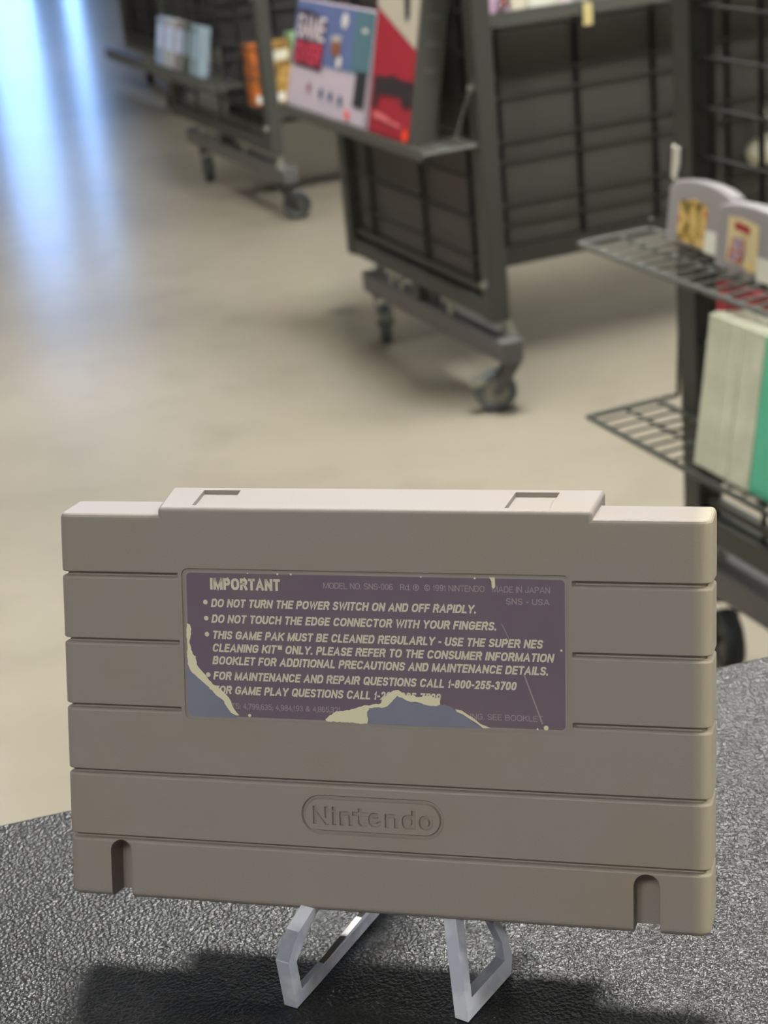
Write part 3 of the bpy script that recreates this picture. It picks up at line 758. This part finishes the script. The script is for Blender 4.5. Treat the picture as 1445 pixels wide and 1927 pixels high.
def wire_shelf(p0, label, x0, x1, y0, y1, z, lip=0.0, m='wire', cross=0.024, axis='y', brackets=True, solid=False, ends=(True, True)):
    """wire tray; y0 = panel side, y1 = outer edge"""
    mw = rack_mw(p0) @ Matrix.Translation((x0, y0, z))
    t = empty('wire_shelf', mw, label, 'wire shelf', 'wire shelves on the display racks')
    w = x1 - x0; dp = y1 - y0
    f = MB().path([(0, 0, 0), (w, 0, 0), (w, dp, 0), (0, dp, 0), (0, 0, 0)], 0.0032, 8)
    f.build('shelf_frame', M[m], t)
    g = MB()
    if axis == 'y':
        k = int(w / cross)
        for i in range(1, k): g.rod((w * i / k, 0, 0.0012), (w * i / k, dp, 0.0012), 0.0016, 6)
        g.rod((0, dp * 0.45, -0.002), (w, dp * 0.45, -0.002), 0.0024, 6)
    else:
        k = int(abs(dp) / cross)
        for i in range(1, k): g.rod((0, dp * i / k, 0.0012), (w, dp * i / k, 0.0012), 0.0016, 6)
        for q in (0.33, 0.66): g.rod((w * q, 0, -0.002), (w * q, dp, -0.002), 0.002, 6)
    g.build('wire_deck', M[m], t)
    if solid:
        MB().box(0.002, w - 0.002, min(0, dp) + 0.002, max(0, dp) - 0.002, -0.0065, -0.0045).build('shelf_liner', M['board_dark'], t)
    if lip:
        lp = MB()
        if axis == 'y': lp.box(-0.002, w + 0.002, dp - 0.003, dp, -lip * 0.55, lip * 0.45)
        else: lp.box(w, w + 0.003, min(0, dp), max(0, dp), -lip, 0.004)
        lp.build('front_lip', M['wire_grey'], t)
    if brackets and axis == 'y':
        for x in (0.0, w):
            if brackets == 'post':
                b_ = 0.034 if x == 0 else -0.034
                MB().path([(x, dp * 0.95, 0), (x, 0.028, 0.0), (x + b_ * 0.85, 0.014, 0.08), (x + b_ * 1.05, 0.010, 0.17)], 0.0028, 6).build('shelf_bracket', M[m], t)
            elif brackets == 'low':
                MB().path([(x, dp * 0.95, 0), (x, 0.0, 0.0), (x, 0.0, 0.012)], 0.0028, 6).build('shelf_bracket', M[m], t)
            else:
                MB().path([(x, dp * 0.45, 0), (x, 0.001, 0.10), (x, 0.001, 0.108)], 0.0014, 6).build('shelf_bracket', M[m], t)
    return t

# shelves on the aisle ends and inside the bays
wire_shelf(B0, 'grey wire shelf carrying the red box and the blue game-over box', -0.012, 0.59, -0.019, -0.112, 0.438, lip=0.017, m='wire_grey')
wire_shelf(D0, 'upper dark wire shelf at right carrying the grey cartridges', -0.045, 0.58, -0.019, -0.108, 0.4945, m='wire_grey', brackets='low')
wire_shelf(D0, 'lower dark wire shelf at right carrying clear sleeves and a teal case', -0.045, 0.58, -0.019, -0.108, 0.299, brackets='post')
wire_shelf(C0, 'wire shelf with shiny cases on the rack behind the blue game-over box', 0.02, 0.66, -0.019, -0.10, 0.307, lip=0.02)
wire_shelf(B0, 'wire bay shelf at the top edge with a yellowed tag on its lip', 0.322, 0.457, 0.022, 1.15, 0.605, lip=0.016, m='wire_grey', axis='x', brackets=False, solid=True)
wire_shelf(C0, 'dark bay shelf of colourful boxes left of the blue game-over box', 0.425, 0.66, 0.022, 1.15, 0.235, lip=0.02, axis='x', brackets=False, solid=True)

# ------------------------------------------------------------------ merchandise
def leaned(p0, a, y, z, lean, name, label, cat, group=None, yaw=0.0):
    mw = rack_mw(p0) @ Matrix.Translation((a, y, z)) @ Matrix.Rotation(math.radians(yaw), 4, 'Z') @ Matrix.Rotation(-math.radians(lean), 4, 'X')
    return empty(name, mw, label, cat, group)
E_ = 0.0006

# blue box with the words GAME OVER
gx = leaned(B0, 0.0, -0.100, 0.4425, 14, 'novelty_light_box', 'blue and white gift box reading GAME OVER, on the shelf left of the red box', 'boxed lamp')
MB().box(-0.012, 0.335, 0, 0.04, 0, 0.186).build('carton', flat(184, 172, 184), gx, bevel=0.001)
poly_mesh('blue_panel', [[(-0.010, 0.078), (0.255, 0.082), (0.255, 0.184), (-0.010, 0.184)]], flat(92, 106, 152), gx, -E_)
poly_mesh('teal_panel', [[(0.255, 0.082), (0.334, 0.084), (0.334, 0.184), (0.255, 0.184)]], flat(78, 112, 124), gx, -E_)
poly_mesh('dark_outline', [[(0.000, 0.072), (0.133, 0.070), (0.135, 0.157), (0.05, 0.170), (0.000, 0.168)]], flat(52, 50, 74), gx, -2 * E_)
poly_mesh('red_block', [quad(0.002, 0.131, 0.076, 0.116)], flat(112, 24, 44), gx, -3 * E_)
text_mesh('printed_lettering', [('GAME', 0.004, 0.132, 0.120, 0.040, dict(stroke=0.16))], flat(222, 208, 212), gx, -3 * E_)
text_mesh('red_lettering', [('OVER', 0.006, 0.128, 0.079, 0.034, dict(stroke=0.17))], flat(214, 70, 96), gx, -4 * E_)
for q in (disc(0.213, 0.163, 0.013), disc(0.207, 0.094, 0.010, rz=0.011), quad(0.29, 0.312, 0.150, 0.156)): poly_mesh('white_badge', [q], flat(214, 208, 204), gx, -3 * E_)
poly_mesh('mug_picture', [[(0.165, 0.135), (0.205, 0.138), (0.205, 0.124), (0.165, 0.122)]], flat(178, 172, 166), gx, -3 * E_)
poly_mesh('brown_mug', [disc(0.187, 0.115, 0.021, rz=0.013)], flat(136, 84, 54), gx, -4 * E_)
poly_mesh('small_icon', [disc(0.088, 0.040, 0.008), ], flat(140, 70, 84), gx, -3 * E_)
for q in (disc(0.145, 0.036, 0.009), disc(0.188, 0.035, 0.009), disc(0.231, 0.033, 0.009)): poly_mesh('dark_icon', [q], flat(62, 76, 108), gx, -3 * E_)
poly_mesh('black_panel', [quad(0.283, 0.331, 0.030, 0.088)], flat(38, 40, 46), gx, -2 * E_)
poly_mesh('price_dot', [disc(0.268, 0.014, 0.009)], flat(236, 92, 80), gx, -4 * E_)

# tall red box
rx = leaned(B0, 0.358, -0.100, 0.4425, 11, 'console_box', 'tall red box with a black device picture, between the blue box and the post', 'game box')
MB().box(0, 0.162, 0, 0.045, 0, 0.235).build('carton', flat(74, 75, 70), rx, bevel=0.001)
poly_mesh('red_face', [quad(0.001, 0.158, 0.001, 0.234)], flat(158, 32, 50), rx, -E_)
poly_mesh('white_panel', [[(0.001, 0.197), (0.156, 0.142), (0.158, 0.142), (0.158, 0.234), (0.001, 0.234)]], flat(184, 176, 160), rx, -2 * E_)
poly_mesh('black_strap_picture', [[(0.094, 0.234), (0.120, 0.234), (0.126, 0.190), (0.118, 0.178), (0.108, 0.188)]], flat(44, 40, 46), rx, -3 * E_)
poly_mesh('device_picture', [[(0.012, 0.040), (0.030, 0.042), (0.036, 0.062), (0.116, 0.066), (0.122, 0.052), (0.158, 0.054), (0.158, 0.094), (0.120, 0.092), (0.080, 0.098), (0.060, 0.092), (0.012, 0.090)]], flat(46, 34, 42), rx, -3 * E_)
poly_mesh('pale_strip', [[(0.022, 0.026), (0.080, 0.022), (0.080, 0.031), (0.022, 0.036)], [(0.082, 0.022), (0.125, 0.020), (0.125, 0.025), (0.082, 0.027)]], flat(214, 110, 116), rx, -3 * E_)
poly_mesh('price_dot', [disc(0.146, 0.011, 0.010)], flat(255, 78, 48), rx, -4 * E_)
sd = MB()
for z in (0.11, 0.15, 0.19): sd.box(0.162, 0.1625, 0.014, 0.034, z, z + 0.006)
sd.build('side_print', flat(92, 94, 92), rx)

# small grey cartridges with arched tops on the right-hand shelf
def arch_cart(p0, a, y, z, lean, label, artm):
    t = leaned(p0, a, y, z, lean, 'game_cartridge', label, 'game cartridge', 'small grey cartridges on the right rack')
    w, hs, hp = 0.116, 0.054, 0.068
    pr = [(0.0, 0.0), (w, 0.0), (w, hs)]
    for i in range(1, 20):
        x = w * (1 - i / 20); u = (x - w / 2) / (w / 2)
        pr.append((x, hs + (hp - hs) * math.sqrt(max(0, 1 - abs(u) ** 2.2))))
    pr.append((0.0, hs))
    MB().prism(pr, 'y', 0.0, 0.018).build('shell', M['grey_n64'], t, bevel=0.0025)
    return t
n1 = arch_cart(D0, 0.012, -0.038, 0.4985, 7.5, 'grey arched cartridge with yellow and olive artwork, leftmost on its shelf', None)
lm = art('yellow_artwork', [lin(40, 38, 30), lin(96, 84, 40), lin(196, 158, 78), lin(226, 200, 130), lin(190, 92, 50)], 62, 3.1)
poly_mesh('label', [L2 for L2 in [[(0.022, 0.004), (0.074, 0.003), (0.074, 0.046), (0.050, 0.050), (0.022, 0.044)]]], lm, n1, -E_)
poly_mesh('price_sticker', [quad(0.073, 0.101, 0.000, 0.023)], M['sticker'], n1, -2 * E_)
n2 = arch_cart(D0, 0.133, -0.059, 0.4985, 5, 'grey arched cartridge with cream artwork, overlapping the one left of it', None)
poly_mesh('label', [[(0.021, 0.010), (0.072, 0.006), (0.072, 0.052), (0.046, 0.055), (0.022, 0.053)]], flat(224, 208, 160), n2, -E_)
lm2 = art('mixed_artwork', [lin(60, 70, 120), lin(150, 140, 190), lin(200, 170, 150), lin(170, 60, 60), lin(60, 90, 110)], 80, 7.7)
poly_mesh('label_artwork', [[(0.024, 0.012), (0.046, 0.009), (0.054, 0.022), (0.050, 0.036), (0.030, 0.034)]], lm2, n2, -2 * E_)
poly_mesh('label_banner', [[(0.033, 0.043), (0.058, 0.041), (0.058, 0.048), (0.034, 0.050)]], flat(172, 48, 56), n2, -2 * E_)
poly_mesh('label_dot', [disc(0.062, 0.0095, 0.004)], flat(232, 206, 120), n2, -3 * E_)
poly_mesh('price_sticker', [quad(0.073, 0.101, 0.000, 0.023)], M['sticker'], n2, -2 * E_)

# clear sleeves on the lower right shelf, a teal case at their end, red cases behind
sleeve_m = mat('hazy_clear_plastic', lin(234, 237, 214), 0.25, trans=0.12, ior=1.2, vary=(25, lin(212, 217, 196), 0.4, 0.65))
SL = ['clear plastic sleeve, leftmost of the row on the lower right shelf', 'clear plastic sleeve, second from the left on the lower right shelf', 'clear plastic sleeve, third from the left on the lower right shelf', 'clear plastic sleeve, fourth from the left on the lower right shelf', 'clear plastic sleeve right beside the teal case']
sw = [0.010, 0.012, 0.012, 0.024, 0.036]; sx = 0.152
for lb, w in zip(SL, sw):
    t = leaned(D0, sx, -0.100, 0.3045, 8.5, 'plastic_sleeve', lb, 'plastic sleeve', 'clear sleeves on the lower shelf')
    MB().box(0.0005, w - 0.0005, 0, 0.046, 0, 0.155).build('sleeve', sleeve_m, t, bevel=0.0012)
    MB().box(0.001, w - 0.001, 0.004, 0.042, 0.1551, 0.1565).build('closing_flap', sleeve_m, t)
    sx += w
t = leaned(D0, sx + 0.001, -0.100, 0.3045, 8.5, 'game_case', 'teal case standing right of the clear sleeves, lower right shelf', 'game case')
MB().box(0, 0.06, 0, 0.046, 0, 0.155).build('case', flat(78, 190, 152, rough=0.35), t, bevel=0.0015)
MB().box(0.004, 0.056, -0.0012, 0.0, 0.008, 0.147).build('case_sleeve', flat(96, 200, 164), t)
xx = 0.095
RL = ['red translucent case, leftmost behind the clear sleeves', 'red case, second from the left behind the clear sleeves', 'dark red case, third from the left behind the clear sleeves', 'red case, rightmost behind the clear sleeves']
for i, (lb, w, cc) in enumerate(zip(RL, (0.022, 0.02, 0.03, 0.06), ((176, 22, 52), (140, 10, 34), (168, 28, 50), (150, 30, 50)))):
    t = leaned(D0, xx, -0.031, 0.3035, 0, 'game_case', lb, 'game case', 'red cases behind the sleeves')
    MB().box(0, w - 0.001, 0, 0.010, 0, 0.168).build('case', flat(*cc, rough=0.3), t, bevel=0.001)
    xx += w

# shiny cases on the shelf of the rack behind, dark boxes around them
cc = [(0.088, 0.07, (150, 168, 196)), (0.162, 0.09, (176, 178, 182)), (0.256, 0.07, (128, 122, 122)), (0.330, 0.05, (58, 76, 66)), (0.384, 0.07, (138, 156, 168))]
CL = ['shiny pale blue wrapped case, leftmost on the shelf of the rack behind', 'shiny white wrapped case with a bright reflection, second on the rear shelf', 'grey brown wrapped case in the middle of the rear shelf', 'dark green wrapped case on the rear shelf', 'pale blue-grey wrapped case, rightmost on the rear shelf']
for (a, w, c), lb in zip(cc, CL):
    t = leaned(C0, a, -0.072, 0.312, 11, 'wrapped_case', lb, 'game case', 'wrapped cases on the rear shelf')
    MB().box(0, w, 0, 0.03, 0, 0.125).build('case', flat(*c, rough=0.2), t, bevel=0.002)
    poly_mesh('cover_picture', [quad(0.012, w - 0.012, 0.045, 0.105)], flat(190, 205, 240) if a < 0.3 else flat(150, 172, 196), t, -E_)
# items on the rear bay shelf
CB = [(0.02, 0.05, 0.15, [lin(190, 84, 40), lin(206, 120, 50), lin(110, 60, 40)], 'orange boxed game at the left end of the rear bay shelf'),
      (0.075, 0.055, 0.15, [lin(60, 50, 40), lin(160, 124, 60), lin(186, 150, 84), lin(70, 44, 60)], 'gold and brown boxed game on the rear bay shelf'),
      (0.135, 0.06, 0.165, [lin(50, 66, 56), lin(92, 150, 70), lin(196, 200, 190), lin(60, 54, 40)], 'green and white boxed game on the rear bay shelf, next to the blue box')]
for i, (y, w, h, cols, lb) in enumerate(CB):
    mw = rack_mw(C0) @ Matrix.Translation((0.60, y, 0.2405))
    t = empty('boxed_game', mw, lb, 'boxed game', 'boxed games on the rear bay shelf')
    MB().box(-0.04, 0, 0, w, 0, h).build('carton', art('game_cover', cols, 28, 1.7 * i + 2), t, bevel=0.001)
    MB().box(0.0, 0.0008, 0.006, w - 0.006, h * 0.70, h * 0.86).build('title_panel', flat(206, 204, 186) if i else flat(200, 110, 60), t)
    MB().box(0.0, 0.0008, 0.008, w * 0.55, 0.006, 0.026).build('price_sticker', M['sticker'], t)

# boxes on the near bay shelf at the top of the picture
BB = [(0.072, 0.052, 0.12, [lin(60, 30, 60), lin(190, 110, 150), lin(214, 190, 214), lin(40, 30, 50), lin(200, 130, 110)], 'pink and purple boxed game at the left end of the top shelf'),
      (0.126, 0.030, 0.12, [lin(206, 196, 170), lin(216, 208, 186), lin(196, 186, 170)], 'beige boxed game on the top shelf'),
      (0.158, 0.05, 0.12, [lin(222, 222, 200), lin(214, 220, 206), lin(226, 222, 206)], 'cream boxed game in the middle of the top shelf'),
      (0.210, 0.028, 0.12, [lin(224, 214, 216), lin(230, 224, 220), lin(200, 170, 178)], 'white boxed game with pinkish edge on the top shelf'),
      (0.240, 0.026, 0.12, [lin(160, 166, 160), lin(176, 176, 172), lin(150, 150, 150)], 'grey boxed game at the right end of the top shelf')]
for i, (y, w, h, cols, lb) in enumerate(BB):
    mw = rack_mw(B0) @ Matrix.Translation((0.452, y, 0.6095))
    t = empty('boxed_game', mw, lb, 'boxed game', 'boxed games on the top shelf')
    MB().box(-0.10, 0, 0, w - 0.001, 0, h).build('carton', art('game_cover', cols, 45, 2.3 * i + 1), t, bevel=0.001)
    MB().box(0.0, 0.0008, 0.004, w - 0.006, h * 0.6, h * 0.85).build('title_panel', flat(220, 210, 210), t)
t = empty('shelf_tag', rack_mw(B0) @ Matrix.Translation((0.463, 0.250, 0.575)), 'small yellowed tag hanging from the top shelf lip', 'shelf tag')
MB().box(0, 0.0015, 0, 0.016, -0.004, 0.030).build('tag_card', flat(198, 182, 128), t)
MB().box(-0.002, 0.0, 0.003, 0.013, 0.024, 0.031).build('tag_clip', flat(180, 176, 160), t)

# pale bag hanging on the spine of the middle rack, seen through the right rack
tb = empty('hanging_bag', rack_mw(B0) @ Matrix.Translation((0.360, 0.685, 0.285)), 'crumpled white bag seen through the wire grid at the right edge', 'bag')
bg = bmesh.new(); bmesh.ops.create_icosphere(bg, subdivisions=3, radius=1.0)
for v in bg.verts:
    n_ = v.co.normalized(); k = 1 + 0.10 * math.sin(7 * n_.x + 3 * n_.z) * math.cos(5 * n_.y)
    v.co = Vector((n_.x * 0.022 * k, n_.y * 0.055 * k, n_.z * 0.028 * k))
for f in bg.faces: f.smooth = True
bme = bpy.data.meshes.new('bag'); bg.to_mesh(bme); bg.free(); bme.materials.append(flat(186, 183, 164))
link('bag_body', bme, tb)
MB().path([(-0.01, -0.01, 0.04), (-0.022, 0, 0.075), (-0.01, 0.01, 0.04)], 0.002, 6).build('bag_loop', flat(186, 183, 164), tb)
